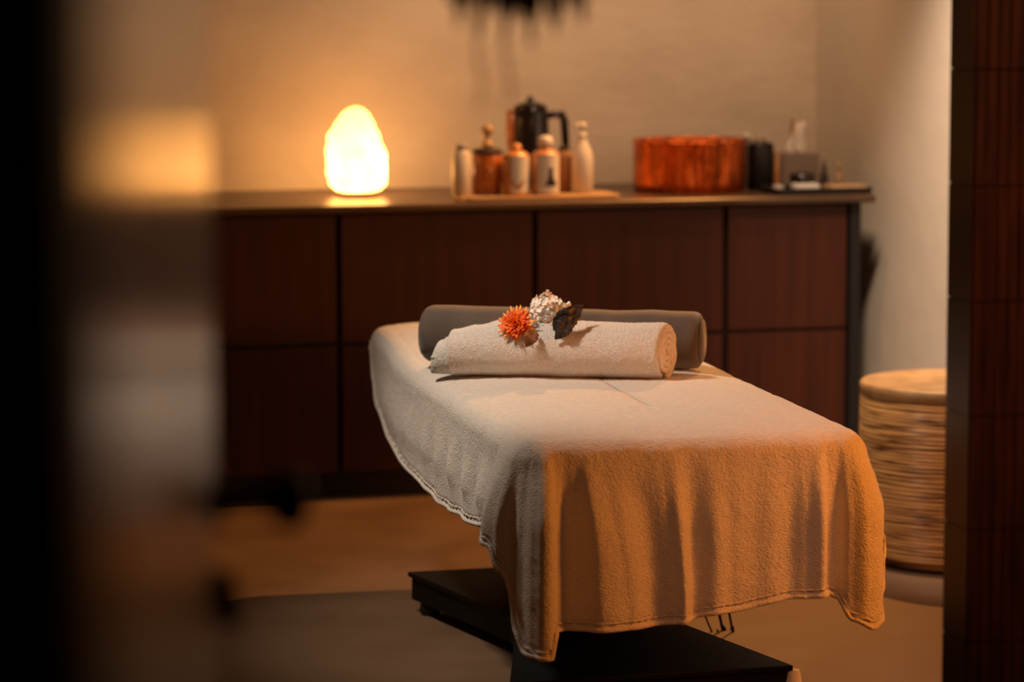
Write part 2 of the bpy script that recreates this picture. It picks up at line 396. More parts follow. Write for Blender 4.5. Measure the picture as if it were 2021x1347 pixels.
# copper bowl
p = on_top(1361, 9.30); Cb = thing('copper_pot', 'wide hammered copper pot on the worktop, right of the bottles', 'pot', p)
MB().lathe([(.172, 0), (.178, .004), (.181, .03), (.181, .155), (.184, .160), (.184, .166), (.178, .166), (.175, .158), (.174, .02), (.168, .012)], 72).build('body', MT['copper'], Cb, True)
MB().lathe([(.1735, .02), (.1735, .152), (.001, .153)], 48).build('water', MT['rough_dark'], Cb, True)
for nm, lb_, a, b in (('ladle', 'pale spoon end resting on the copper pot rim', (1428, 284), (1470, 300)), ('ladle', 'pale spoon end leaning over the right rim of the copper pot', (1472, 268), (1494, 290))):
    A_ = atY(a[0], a[1], 9.16); B_ = atY(b[0], b[1], 9.34)
    mb = MB().tube([A_, lerp(A_, B_, .25), lerp(A_, B_, .4), B_], [.011, .013, .005, .004], 12)
    tag(mb.build(nm, MT['white'], None, True), lb_, 'spoon', 'spoons on the copper pot')
# black canister
p = on_top(1500, 9.32); Bc = thing('canister', 'black cylindrical canister between the copper pot and tissue box', 'canister', p)
MB().lathe([(.042, 0), (.044, .003), (.044, .138), (.041, .142)], 40).build('body', MT['black'], Bc, True)
MB().lathe([(.043, .141), (.044, .146), (.030, .152), (.010, .154)], 40).build('lid', MT['kettle'], Bc, True)
MB().tube([(-.014, 0, .152), (-.012, 0, .165), (0, 0, .172), (.012, 0, .165), (.014, 0, .152)], .004, 8).build('lid_handle', MT['steel'], Bc, True)
# black tray at the right end
p = on_top(1607, 9.12)
bt = MB(); bt.box(-.158, .158, -.095, .095, 0, .006)
for b in ((-.158, .158, -.095, -.089), (-.158, .158, .089, .095), (-.158, -.152, -.095, .095), (.152, .158, -.095, .095)): bt.box(*b, 0, .020)
o = bev(bt.build('tray', MT['black'], None, False, (p[0], 9.115, ZT)), .002, 1); tag(o, 'shallow black tray at the right end of the worktop', 'tray')
ZK = ZT + .0065
# tissue box (stands on worktop behind tray)
p = on_top(1569, 9.38); T = thing('tissue_box', 'grey tissue box with a white tissue pulled up, near the right end', 'tissue box', (p[0], 9.38, ZT))
bev(MB().box(-.062, .062, -.060, .060, 0, .112).build('box', MT['greybox'], T), .003, 2)
V = []; Fc = []
for j in range(10):
    t = j / 9; wv = lerp(.030, .016, t) * (1 + .15 * math.sin(t * 7))
    for i in range(9):
        s = i / 8 - .5
        V.append((s * 2 * wv + .024 * t - .006, .012 * math.sin(s * 7 + t * 3), .110 + t * .098 + .006 * math.sin(s * 9)))
for j in range(9):
    for i in range(8): k = j * 9 + i; Fc.append((k, k + 1, k + 10, k + 9))
ts = ob('tissue', V, Fc, MT['tissue'], T, True); md = ts.modifiers.new('th', 'SOLIDIFY'); md.thickness = .003
A_ = atY(1583, 274, 9.36); p = MB().tube([(A_.x, 9.462, ZT + .002), (A_.x, 9.462, ZT + .10), (A_.x + .004, 9.462, ZT + .215)], .0065, 10)
tag(p.build('wooden_stick', MT['stick'], None, True), 'thin brown wooden stick upright behind the tissue box', 'stick')
MBs = MB().box(-.006, .006, -.004, .004, 0, .115)
A_ = on_top(1533, 9.27); tag(MBs.build('card_strip', MT['amber_l'], None, False, (A_[0], 9.27, ZT)), 'narrow amber strip standing left of the grey tissue box', 'strip')
# on the tray: bowl, rolled cloths, dish, bottles
p = on_top(1583, 9.155); Bw = MB().lathe([(.018, 0), (.034, .008), (.040, .03), (.041, .052), (.038, .052), (.036, .03), (.02, .010)], 32)
tag(Bw.build('bowl', MT['kettle'], None, True, (p[0], 9.155, ZK)), 'small black bowl behind the rolled cloths on the black tray', 'bowl')
def roll(px, Y, r, ln, z, label, m='towel', yaw=.0):
    p = on_top(px, Y); mb = MB(); V = []; 
    pr = [(.0, -ln / 2), (r * .75, -ln / 2), (r, -ln / 2 + .006), (r, ln / 2 - .006), (r * .75, ln / 2), (.0, ln / 2)]
    t = MB().lathe([(max(a, .0008), b) for a, b in pr], 20)
    R_ = Matrix.Rotation(PI / 2, 3, 'X'); mb.add([R_ @ v for v in t.v], t.f)
    o = mb.build('rolled_cloth', MT[m], None, True, (p[0], Y, z + r)); o.rotation_euler = (0, 0, yaw)
    return tag(o, label, 'cloth', 'rolled cloths on the black tray')
roll(1573, 9.085, .0125, .07, ZK, 'small rolled white cloth on the black tray, left of three')
roll(1589, 9.085, .0125, .07, ZK, 'small rolled white cloth on the black tray, middle of three')
roll(1605, 9.085, .0125, .07, ZK, 'small rolled white cloth on the black tray, right of three')
p = on_top(1536, 9.08); tag(MB().lathe([(.012, 0), (.018, .004), (.018, .018), (.012, .022), (.001, .023)], 24).build('jar', MT['greyplastic'], None, True, (p[0], 9.08, ZK)), 'little round grey jar at the left end of the black tray', 'jar')
p = on_top(1662, 9.11); o = bev(MB().box(-.062, .058, -.05, .05, 0, .018).build('folded_cloth', MT['tray_w'], None, False, (p[0], 9.085, ZK)), .006, 3)
tag(o, 'flat folded beige cloth at the right end of the black tray', 'cloth')
for px, lb_, m_, hh in ((1626, 'small dark dropper bottle behind the black tray', 'ink', .085), (1655, 'small pale brown pointed bottle behind the black tray, nearest the wall', 'tray_w', .085)):
    p = on_top(px, 9.245); o = thing('dropper_bottle', lb_, 'bottle', (p[0], 9.245, ZT), 0, 'dropper bottles behind the black tray')
    MB().lathe([(.012, 0), (.014, .003), (.014, hh * .55), (.006, hh * .68), (.006, hh * .74)], 20).build('body', MT[m_], o, True)
    MB().lathe([(.008, hh * .73), (.008, hh * .86), (.004, hh * .9), (.003, hh * 1.1), (.001, hh * 1.13)], 16).build('cap', MT[m_], o, True)

# ---------------------------------------------------------------- bamboo basket
Bx, By = 3.155, 7.60
B = thing('bamboo_basket', 'tall round bamboo basket with a flat lid against the right wall', 'basket', (Bx, By, 0))
pr = [(.215, .012), (.222, .03)]
z = .03
while z < .455:
    t = z / .455; r0 = .228 + .024 * math.sin(t * PI * .62)
    hh = random.choice((.010, .012, .014, .009))
    pr += [(r0 - .002, z), (r0 + .0025, z + hh * .3), (r0 + .0025, z + hh * .7), (r0 - .002, z + hh)]
    z += hh
pr += [(.246, z), (.235, z)]
MB().lathe(pr, 96).build('body', MT['bamboo'], B, True)
MB().lathe([(.205, 0), (.212, .004), (.214, .030)], 64).build('base_ring', MT['black'], B, True)
MB().lathe([(.248, z), (.254, z + .003), (.254, z + .030), (.249, z + .036), (.236, z + .038), (.232, z + .034), (.10, z + .036), (.001, z + .037)], 96).build('lid', MT['bamboo_lid'], B, True)

# ---------------------------------------------------------------- massage bed
BX0, BX1, BY0, BY1 = 1.540, 2.275, 6.00, 7.93
BA = math.radians(-2.2)      # the bed stands slightly askew
def brot(x, y, z):
    dx, dy = x - BX0, y - BY0
    return (BX0 + dx * math.cos(BA) - dy * math.sin(BA), BY0 + dx * math.sin(BA) + dy * math.cos(BA), z)
bed = thing('massage_bed', 'padded massage bed on a black splayed base under the blanket', 'massage bed', ((BX0 + BX1) / 2, 6.9, 0))
bw = (BX1 - BX0) / 2; cx0 = (BX0 + BX1) / 2
def ztop(v):   # v measured in m from the foot
    return .622 + .034 * sm((v - 1.35) / .4)
# mattress: rounded slab following ztop
V = []; Fc = []; nv_ = 60; ring = []
def rr_ring(hw, z0, z1, r, n=5):
    pts = []
    for cx_, cz_, a0 in ((hw - r, z1 - r, 0), (-hw + r, z1 - r, 90), (-hw + r, z0 + r, 180), (hw - r, z0 + r, 270)):
        for k in range(n): a = math.radians(a0 + 90 * k / (n - 1)); pts.append((cx_ + r * math.cos(a), cz_ + r * math.sin(a)))
    return pts
for j in range(nv_ + 1):
    v = j / nv_ * (BY1 - BY0 - .03) + .02
    e0 = min(v - .02, (BY1 - BY0 - .01) - v); e = min(1, max(0, e0 / .05)); sh = .045 * (1 - math.sqrt(max(0, 1 - (1 - e) ** 2)))
    hw = bw - .022 - sh - (.03 * sm((v - 1.75) / .17)); zt = ztop(v) - .012 - sh * .7
    rg = rr_ring(hw, zt - .10 + sh * .7, zt, .035)
    n = len(rg); V += [(x_, BY0 + v - 6.9, z_) for x_, z_ in rg]
    if j:
        for i in range(n): a = (j - 1) * n + i; b = (j - 1) * n + (i + 1) % n; Fc.append((a, b, b + n, a + n))
Fc.append(tuple(range(n))); Fc.append(tuple(reversed([nv_ * n + i for i in range(n)])))
V = [(lambda q: (q[0] - cx0, q[1] - 6.9, q[2]))(brot(p[0] + cx0, p[1] + 6.9, p[2])) for p in V]
mt_ = ob('mattress', V, Fc, MT['vinyl'], bed, True)
MB().prism([(lambda q: (q[0] - cx0, q[1] - 6.9))(brot(*p, 0)) for p in ((cx0 - .29, BY0 + .12), (cx0 + .29, BY0 + .12), (cx0 + .29, BY1 - .18), (cx0 - .29, BY1 - .18))], .455, .515).build('bed_frame', MT['basemetal'], bed)
MB().box(-.10, .10, -.22, .28, .10, .46).build('lift_column', MT['basemetal'], bed)
# bow-tie base: lid plate and body
def bt_poly(sx, yo):
    P = [(1.535 + sx, 6.095 + yo), (2.167 - sx, 6.095 + yo), (2.060 - sx, 6.60), (2.060 - sx, 6.78), (2.20 - sx, 7.335 - yo), (1.584 + sx, 7.335 - yo), (1.700 + sx, 6.78), (1.690 + sx, 6.65)]
    return [(x_ - cx0, y_ - 6.9) for x_, y_ in P]
bev(MB().prism(bt_poly(0, 0), .088, .100).build('base_cover', MT['basemetal'], bed), .002, 2)
MB().prism(bt_poly(.009, .009), .032, .088).build('base_body', MT['basemetal'], bed)
for x_, y_, m_ in ((2.145, 6.13, 'rubber_w'), (1.60, 6.13, 'black'), (1.63, 7.28, 'black'), (2.15, 7.28, 'black')):
    f = MB().lathe([(.022, 0), (.026, .006), (.026, .024), (.020, .033)], 24).build('foot', MT[m_], bed, True, (x_ - cx0, y_ - 6.9, 0))
    if m_ == 'rubber_w': f.location.x = 2.172 - cx0; f.location.y = 6.112 - 6.9; f.scale = (.75, .75, 2.6); f['label'] = 'white rubber foot'

# cables at the back of the base
def cable(name, pts, r, label):
    P = [Vector(p) for p in pts]; out = []
    for i in range(len(P) - 1):
        p0, p1, p2, p3 = P[max(i - 1, 0)], P[i], P[i + 1], P[min(i + 2, len(P) - 1)]
        for k in range(8):
            t = k / 8; out.append(.5 * ((2 * p1) + (p2 - p0) * t + (2 * p0 - 5 * p1 + 4 * p2 - p3) * t * t + (3 * p1 - p0 - 3 * p2 + p3) * t ** 3))
    out.append(P[-1]); o = MB().tube(out, r, 8).build(name, MT['cable'], None, True)
    return tag(o, label, 'cable', 'cables hanging under the bed')
YK = 6.90
def cpt(px, py): return atY(px, py, YK)
def run(pxs, dy, r, label):
    q = [cpt(*p) for p in pxs]; q = [Vector((p.x, YK + dy, p.z)) for p in q]
    d = (q[0] - q[1]); d = d / max(d.z, .01); e = (q[-1] - q[-2]); e = e / -min(e.z, -.01)
    st_ = q[0] + d * (.45 - q[0].z) * .6; st_.z = .452
    en = q[-1] + e * (q[-1].z - .006) * .4; en.z = .006
    cable('cable', [st_] + q + [en], r, label)
run([(1394, 1222), (1421, 1266)], 0, .0024, 'thin straight black cable under the bed, leftmost of three')
run([(1424, 1221), (1430, 1238), (1440, 1255), (1458, 1276)], .012, .0038, 'thicker black cable curving right under the bed')
run([(1438, 1219), (1443, 1235), (1444, 1250), (1442, 1278)], -.012, .0032, 'black cable hanging nearly straight down under the bed, rightmost of three')

# ---------------------------------------------------------------- blanket
W = BX1 - BX0; LB = 1.845; RC = .05; CA = .12        # CA: nominal arc length used for the corner in s
S_end = 2 * CA + W + 1.80
def outline(s):
    """s: left side (-), corner 0..CA, foot CA..CA+W', corner, right side. returns (u, v, normal)"""
    Wi = W - 2 * RC
    if s <= 0: return (0.0, RC - s, (-1, 0))
    if s < CA:
        a = s / CA * PI / 2; return (RC - RC * math.cos(a), RC - RC * math.sin(a), (-math.cos(a), -math.sin(a)))
    if s <= CA + Wi: return (RC + s - CA, 0.0, (0, -1))
    if s < 2 * CA + Wi:
        a = (s - CA - Wi) / CA * PI / 2; return (W - RC + RC * math.sin(a), RC - RC * math.cos(a), (math.sin(a), -math.cos(a)))
    return (W, RC + s - (2 * CA + Wi), (1, 0))
Wi = W - 2 * RC
def sf(a): return CA + a - RC            # s of foot position a (m from the left corner)
S2 = 2 * CA + Wi
drop = [(-1.80, .050), (-1.74, .13), (-1.66, .195), (-1.5, .235), (-1.2, .255), (-.8, .265), (-.45, .250), (-.2, .222), (-.05, .212), (.005, .22), (.03, .27), (.055, .395), (.08, .436), (.12, .440),
        (sf(.030), .440), (sf(.044), .425), (sf(.056), .393), (sf(.20), .392), (sf(.30), .386), (sf(.42), .368), (sf(.60), .344), (sf(.648), .338), (sf(.675), .35), (sf(.70), .395), (sf(.73), .415), (S2 - .06, .405), (S2 - .02, .35), (S2 + .02, .285), (S2 + .06, .24), (S2 + .2, .22), (S2 + .6, .22), (S2 + 1.7, .2), (S2 + 1.8, .06)]
off = [(-1.80, .004), (-1.6, .008), (-1.3, .010), (-1.05, .008), (-.98, .012), (-.90, .002), (-.80, .014), (-.72, .000), (-.64, .016), (-.56, -.001), (-.47, .017), (-.39, -.001), (-.31, .018), (-.22, .002),
       (-.11, .040), (-.01, .060), (.02, .044), (.045, .014), (.07, .022), (.10, .052), (sf(.022), .066), (sf(.042), .070), (sf(.052), .058), (sf(.064), .008), (sf(.085), -.008), (sf(.105), .004), (sf(.130), .036), (sf(.172), .024), (sf(.240), .000),
       (sf(.285), .013), (sf(.315), .026), (sf(.355), .001), (sf(.40), .020), (sf(.44), .010), (sf(.49), .005), (sf(.53), .010), (sf(.57), .006), (sf(.605), .020), (sf(.632), .040), (sf(.641), .034), (sf(.651), .000), (sf(.674), .000),
       (sf(.695), .028), (sf(.72), .050), (S2 - .06, .055), (S2 - .035, .042), (S2 + .0, .054), (S2 + .04, .068), (S2 + .14, .040), (S2 + .2, .01), (S2 + .5, .015), (S2 + 1.8, .01)]
shift = [(-1.8, 0), (-.2, 0), (sf(.0), -.010), (sf(.07), .004), (sf(.10), .012), (sf(.16), .050), (sf(.25), .046), (sf(.36), .010), (sf(.6), .0), (sf(.64), .004), (sf(.7), .0), (S2, .01), (S2 + .3, 0)]
svals = []; s = -1.80
while s < S2 + 1.80 - 1e-6:
    svals.append(s); s += .012 if (s < -1.0 or s > S2 + .2) else (.0045 if s > -.15 and s < S2 + .1 else .007)
svals.append(S2 + 1.80)
NQ, NT = 26, 64; R0 = .045
rows = NQ + NT
V = []; Fc = []; hem_pts = []; stitch = []
def skirt_point(s, r):
    """point of the cloth a length r beyond the outline, at perimeter position s"""
    dm = curve(drop, s); u, v, n_ = outline(s)
    fr = r / (dm + .02)
    g = sm((r - .02) / .20)                       # folds open out going down
    if s < -.12: g = sm((r - .10) / .11) * (1 - .55 * sm((r - .19) / .06))          # on the flank only near the hem
    fo = curve(off, s) * g
    if r < R0 * PI / 2: ox = R0 * math.sin(r / R0) - R0; dz = R0 * (1 - math.cos(r / R0))
    else: ox = 0; dz = R0 + (r - R0 * PI / 2)
    tg = (-n_[1], n_[0]); sh_ = curve(shift, s) * sm(fr) if s < S2 else 0
    uu = u + n_[0] * (ox + .012 + fo) + tg[0] * sh_; vv = v + n_[1] * (ox + .012 + fo) + tg[1] * sh_
    return uu, vv, ztop(v) + .006 - dz
for si, s in enumerate(svals):
    dm = curve(drop, s); u, v, n_ = outline(s)
    cu, cv = W / 2, max(v, min(W / 2, LB - .3)) if v < W / 2 else v
    for q in range(NQ):
        t = q / NQ; t = 1 - (1 - t) ** 1.3
        sx_, sv_, sz = skirt_point(s, 0)
        uu, vv = lerp(cu, sx_, t), lerp(cv, sv_, t)
        cr = .018 * (1 - t ** 5)
        V.append([uu, vv, lerp(ztop(vv), sz, t ** 4) + cr])
    rmax = dm + .028
    for k in range(NT + 1):
        r = rmax * k / NT
        V.append(list(skirt_point(s, r)))
    hem_pts.append(skirt_point(s, rmax)); stitch.append(skirt_point(s, rmax - .014))
nr = NQ + NT + 1
for i in range(len(svals) - 1):
    for j in range(nr - 1): a = i * nr + j; Fc.append((a, a + 1, a + nr + 1, a + nr))
def soft(p, amp=1):
    q = Vector(p); d = noise.noise(q * 7 + Vector((5, 2, 9))) * .0045 + noise.noise(q * 21) * .0016 + noise.noise(q * 120) * .0012 + noise.noise(q * 300) * .0007
    return d * amp
V2 = []
for idx, p in enumerate(V):
    j = idx % nr; s = svals[idx // nr]
    if j < NQ: V2.append((BX0 + p[0], BY0 + p[1], p[2] + soft(p) + .001))
    else:
        n_ = outline(s)[2]; r = (j - NQ) / NT * (curve(drop, s) + .028); rem = curve(drop, s) + .028 - r
        d = soft(p); d -= .0035 * math.exp(-((rem - .014) / .003) ** 2)
        lf = sm((r) / .03); V2.append((BX0 + p[0] + n_[0] * d * lf, BY0 + p[1] + n_[1] * d * lf, p[2] + d * (1 - lf)))
V2 = [brot(*p) for p in V2]
bl = ob('blanket', V2, Fc, MT['blanket'], None, True)
tag(bl, 'cream fleece blanket draped over the massage bed with folded corners hanging at the foot', 'blanket')
md = bl.modifiers.new('th', 'SOLIDIFY'); md.thickness = .006; md.offset = -1
hm = MB().tube([brot(BX0 + p[0], BY0 + p[1], p[2]) for p in hem_pts], .0052, 8).build('hem', MT['blanket'], bl, True)
pts = []; rad = []
for k in range(0, len(stitch)):
    n_ = outline(svals[k])[2]; pts.append(Vector((BX0, BY0, 0)) + Vector(stitch[k]) + Vector((n_[0], n_[1], 0)) * .0015)
    rad.append(.0022 if (k % 4) < 2 else .0007)
MB().tube([brot(*p) for p in pts], rad, 6).build('stitching', MT['towel_in'], bl, True)

# ---------------------------------------------------------------- bolster
zb = .6450
def roll_axis(pl, pr_, zc):
    """centre line of a horizontal roll from its two end pixels"""
    a = at(*pl, zc); b = at(*pr_, zc); return a, b
A_ = at(838, 712, zb); B_ = at(1384, 727, zb)
ax = (B_ - A_); Lr = ax.length; axn = ax.normalized(); mid = (A_ + B_) / 2
ang = math.atan2(axn.y, axn.x)
bo = thing('bolster', 'long taupe velour bolster lying at the head of the bed behind the towel', 'cushion', (mid.x, mid.y, zb), ang)
prof = []
rb = .0700
for k in range(13):
    t = k / 12 * PI / 2; prof.append((rb * .72 + rb * .28 * math.sin(t), -Lr / 2 + .028 * (1 - math.cos(t)) - 0))
prof = [(.001, -Lr / 2 - .010), (rb * .4, -Lr / 2 - .008)] + prof
for k in range(1, 14): prof.append((rb * (1 + .012 * math.sin(k * 1.7)), lerp(-Lr / 2 + .03, Lr / 2 - .03, k / 14)))
for k in range(13):
    t = PI / 2 * (1 - k / 12); prof.append((rb * .76 + rb * .24 * math.sin(t), Lr / 2 - .024 * (1 - math.cos(t))))
R_ = Matrix.Rotation(PI / 2, 3, 'Y')
t_ = MB().lathe(prof, 64); mb = MB()
vv = []
for v in t_.v:
    q = R_ @ v; d = noise.noise(Vector((q.x * 9, q.y * 12, q.z * 12))) * .004
    q = Vector((q.x, q.y, q.z)) * 1; rad = Vector((0, q.y, q.z)); 
    if rad.length > .01: q += rad.normalized() * d
    vv.append(Vector((q.x, q.y, max(q.z, -.066) + .0665)))
mb.add(vv, t_.f); mb.build('cover', MT['velour'], bo, True)
t_ = MB().lathe([(.0006, Lr / 2 - .004), (rb * .73, Lr / 2 - .004), (rb * .755, Lr / 2 + .0), (rb * .73, Lr / 2 + .004), (.0006, Lr / 2 + .006)], 48)
mb = MB().add([R_ @ v + Vector((0, 0, .0665)) for v in t_.v], t_.f); mb.build('end_cap', MT['velour'], bo, True)
for sgn, rr_ in ((1, .76), (-1, .74)):
    pts = [Vector((sgn * (Lr / 2 - .001), rb * rr_ * math.cos(a), rb * rr_ * math.sin(a) + .0665)) for a in [2 * PI * k / 40 for k in range(41)]]
    MB().tube(pts, .0028, 6, False).build('piping', MT['velour_d'], bo, True)

# ---------------------------------------------------------------- rolled towel
zc = .6420
def surf_z(Y): return ztop(Y - BY0) + .020
A_ = at(868, 737, zc); B_ = at(1318, 747, zc)
ax = B_ - A_; Lt = ax.length; ang = math.atan2(ax.y, ax.x); mid = (A_ + B_) / 2
zt0 = .6420
tw = thing('rolled_towel', 'thick white terry towel rolled up, in front of the taupe bolster', 'towel', (mid.x, mid.y, zt0), ang)
def tw_r(x):   # radius along the roll (x from -Lt/2 to Lt/2): tapering loose left end
    return curve([(-Lt / 2 - .02, .030), (-Lt / 2 + .005, .040), (-Lt / 2 + .022, .045), (-Lt / 2 + .032, .054), (-Lt / 2 + .10, .060), (-Lt / 2 + .15, .066), (Lt / 2, .0665)], x)
V = []; Fc = []; nx, na = 150, 72
for i in range(nx + 1):
    x_ = lerp(-Lt / 2 - .02, Lt / 2, i / nx); r = tw_r(x_)
    edge = min(1, (Lt / 2 - x_) / .012); r *= (.90 + .10 * math.sqrt(max(0, 1 - (1 - edge) ** 2)))
    edl = min(1, (x_ + Lt / 2 + .02) / .02); r *= (.35 + .65 * math.sqrt(max(0, 1 - (1 - edl) ** 2)))
    for k in range(na):
        a = 2 * PI * k / na; cy_, cz_ = math.cos(a), math.sin(a)
        rr_ = r * (1 + .02 * math.sin(a * 2 + x_ * 6))
        y_ = cy_ * rr_ * 1.06; z_ = cz_ * rr_ + r * .97
        p0 = Vector((x_, y_, z_)); d = noise.noise(p0 * 14) * .0026 + noise.noise(p0 * 150) * .0012 + noise.noise(p0 * 330) * .0013
        y_ += cy_ * d; z_ += cz_ * d
        z_ = max(z_, .0 + .0005 * noise.noise(p0 * 60))
        V.append((x_ + y_ * .20 * sm((x_ - Lt / 2 + .12) / .12), y_, z_))
for i in range(nx):
    for k in range(na): a = i * na + k; b = i * na + (k + 1) % na; Fc.append((a, b, b + na, a + na))
Fc.append(tuple(reversed(range(na))))
ob('roll_body', V, Fc, MT['towel'], tw, True)
# spiral at the right end: three and a half turns of towelling edge
sp = MB(); pts = []; rr_ = .0665
for k in range(150):
    t = k / 149; a = -PI / 2 + t * 2 * PI * 3.6; r = lerp(.059, .008, t)
    pts.append(Vector((Lt / 2 - .005 + .0012 * math.sin(k) + math.cos(a) * r * .20, math.cos(a) * r * 1.03, math.sin(a) * r + .0645)))
sp.tube(pts, .0072, 10); sp.build('spiral_end', MT['towel_in'], tw, True)
t_ = MB().lathe([(.0006, Lt / 2 - .016), (.060, Lt / 2 - .016), (.060, Lt / 2 - .012), (.0006, Lt / 2 - .010)], 40)
mb = MB().add([Vector((q.x + q.y * .2, q.y, q.z + .0645)) for q in [R_ @ v for v in t_.v]], t_.f); mb.build('roll_core', MT['towel_in'], tw, True)
# loose outer flap edge along the left end
fl = []
for k in range(24):
    t = k / 23; x_ = lerp(-Lt / 2 - .012, -Lt / 2 + .05, t); r = tw_r(x_) * 1.0 + .001
    a = lerp(-2.75, -4.2, t) * -1
    fl.append(Vector((x_, -abs(math.cos(a)) * r * .9, math.sin(a) * r * .6 + r)))
MB().tube(fl, .0045, 8).build('towel_edge', MT['towel'], tw, True)

# ---------------------------------------------------------------- flowers on the towel
def tow_pt(px, py, lift):
    """point on the towel's upper surface seen at the pixel"""
    best = None
    for k in range(240):
        z = .83 - k * .0008
        p = at(px, py, z); lx = (p - mid).xy.dot(ax.xy.normalized()); ly = (p - mid).xy.cross(ax.xy.normalized())
        r = tw_r(lx) if abs(lx) < Lt / 2 else .03
        dd = math.hypot(ly, z - zt0 - r * .97) - r
        if best is None or abs(dd) < best[0]: best = (abs(dd), p)
        if dd < 0: break
    return best[1]
def petal(mb, base, d, nrm_, L_, w_, curl=.3, seg=5, thick=.0006):
    d = d.normalized(); side = d.cross(nrm_).normalized(); up_ = side.cross(d)
    V = []; Fc = []
    for k in range(seg + 1):
        t = k / seg; ww = w_ * (math.sin(PI * min(1, t * .82 + .12))) ** .7
        c = base + d * (L_ * t) + up_ * (curl * L_ * t * t)
        V += [c - side * ww + up_ * ww * .35, c - up_ * .0002, c + side * ww + up_ * ww * .35]
        V += [c - side * ww + up_ * (ww * .35 - thick), c - up_ * (.0002 + thick), c + side * ww + up_ * (ww * .35 - thick)]
    for k in range(seg):
        a = 6 * k; b = a + 6
        Fc += [(a, a + 1, b + 1, b), (a + 1, a + 2, b + 2, b + 1), (a + 3, b + 3, b + 4, a + 4), (a + 4, b + 4, b + 5, a + 5), (a, b, b + 3, a + 3), (a + 2, a + 5, b + 5, b + 2)]
    Fc += [(0, 3, 4, 1), (1, 4, 5, 2), (6 * seg, 6 * seg + 1, 6 * seg + 4, 6 * seg + 3), (6 * seg + 1, 6 * seg + 2, 6 * seg + 5, 6 * seg + 4)]
    mb.add(V, Fc)
toC = -fwd; UPc = r_y; RTc = r_x
def cam_dir(x, y, z): return (RTc * x + UPc * y + toC * z).normalized()
sc_ = 6.95 / 6000     # metres per pixel at the flowers
fpt = tow_pt(1022, 645, 0)
fl1 = thing('chrysanthemum', 'spiky orange chrysanthemum resting on the rolled towel', 'flower', fpt)
fn = cam_dir(-.25, .35, .9)
base = fn * .012
t1 = fn.cross(Vector((0, 0, 1))).normalized(); t2 = fn.cross(t1)
outer, inner = MB(), MB()
for ringi, (n_, el, ln, wd) in enumerate(((22, .05, .046, .0036), (24, .22, .041, .0046), (24, .42, .036, .0050), (20, .66, .031, .0050), (16, .92, .026, .0046), (12, 1.2, .021, .004))):
    for k in range(n_):
        a = 2 * PI * (k + .5 * ringi) / n_ + random.uniform(-.12, .12); e = el + random.uniform(-.12, .12)
        d = (t1 * math.cos(a) + t2 * math.sin(a)) * math.cos(e) + fn * math.sin(e)
        petal(outer if ringi == 0 else inner, base, d, fn, ln * random.uniform(.82, 1.12), wd, -.1 + .25 * random.random())
outer.build('outer_petals', MT['orange_t'], fl1, True)['label'] = 'paler orange spiky petals'
inner.build('inner_petals', MT['orange'], fl1, True)
MB().tube([base * .2, cam_dir(.6, -.5, .1) * .03 + base * .3, cam_dir(.75, -.75, .2) * .075 + Vector((0, 0, .0))], [.003, .002, .0018], 8).build('stem', MT['leafb'], fl1, True)
# white blossom
fpt2 = tow_pt(1074, 633, 0)
fl2 = thing('white_blossom', 'ruffled white blossom leaning against the bolster, above the orange flower', 'flower', fpt2)
cen = UPc * .024 + toC * .006 + RTc * .005
def ruffle(mb, c, d, size):
    """a small cupped wavy petal facing direction d"""
    d = d.normalized(); a_ = d.orthogonal().normalized(); rot = random.random() * 6.28
    a_ = (a_ * math.cos(rot) + d.cross(a_) * math.sin(rot)); b_ = d.cross(a_)
    V = [c]; Fc = []; ph = random.random() * 6
    for rg in (1, 2, 3):
        for k in range(12):
            an = 2 * PI * k / 12; rr = size * rg / 3 * (1 + .12 * math.sin(5 * an + ph))
            V.append(c + (a_ * math.cos(an) + b_ * math.sin(an) * .75) * rr + d * (size * (.09 * rg * rg / 3) * (1 + .5 * math.sin(3 * an + ph))))
    for k in range(12): Fc.append((0, 1 + k, 1 + (k + 1) % 12))
    for rg in range(2):
        for k in range(12): Fc.append((1 + rg * 12 + k, 13 + rg * 12 + k, 13 + rg * 12 + (k + 1) % 12, 1 + rg * 12 + (k + 1) % 12))
    mb.add(V, Fc)
wb = MB()
t_ = MB().lathe([(.001, -.028), (.02, -.022), (.028, 0), (.02, .022), (.001, .028)], 20)
wb.add([v * .9 + cen for v in t_.v], t_.f)
for k in range(130):
    zz = 1 - 2 * (k + .5) / 130; an = k * 2.39996; rh = math.sqrt(1 - zz * zz)
    d = Vector((rh * math.cos(an), rh * math.sin(an), zz))
    ruffle(wb, cen + Vector((d.x * .034, d.y * .030, d.z * .037)) * random.uniform(.85, 1.08), d + Vector((random.uniform(-.4, .4), random.uniform(-.4, .4), random.uniform(-.4, .4))), random.uniform(.007, .011))
for px, py in ((1040, 612), (1036, 625), (1046, 634), (1062, 652), (1072, 655), (1078, 647), (1058, 640), (1124, 600), (1118, 598), (1110, 592), (1080, 574), (1065, 660), (1070, 645), (1055, 630), (1085, 650), (1078, 660), (1092, 640)):
    q = cen + RTc * ((px - 1080) * sc_) + UPc * ((610 - py) * sc_) + toC * (.014 if py < 625 else .030)
    for _ in range(3): ruffle(wb, q + Vector((random.uniform(-.003, .003),) * 3), cam_dir(random.uniform(-.8, .8), random.uniform(-.6, 1), .6), random.uniform(.005, .008))
wb.build('petals', MT['petal'], fl2, True)
MB().tube([cen, UPc * .004 + RTc * .012 + toC * .016, RTc * .02 - UPc * .012 + toC * .022], [.004, .003, .0025], 8).build('stem', MT['leafb'], fl2, True)
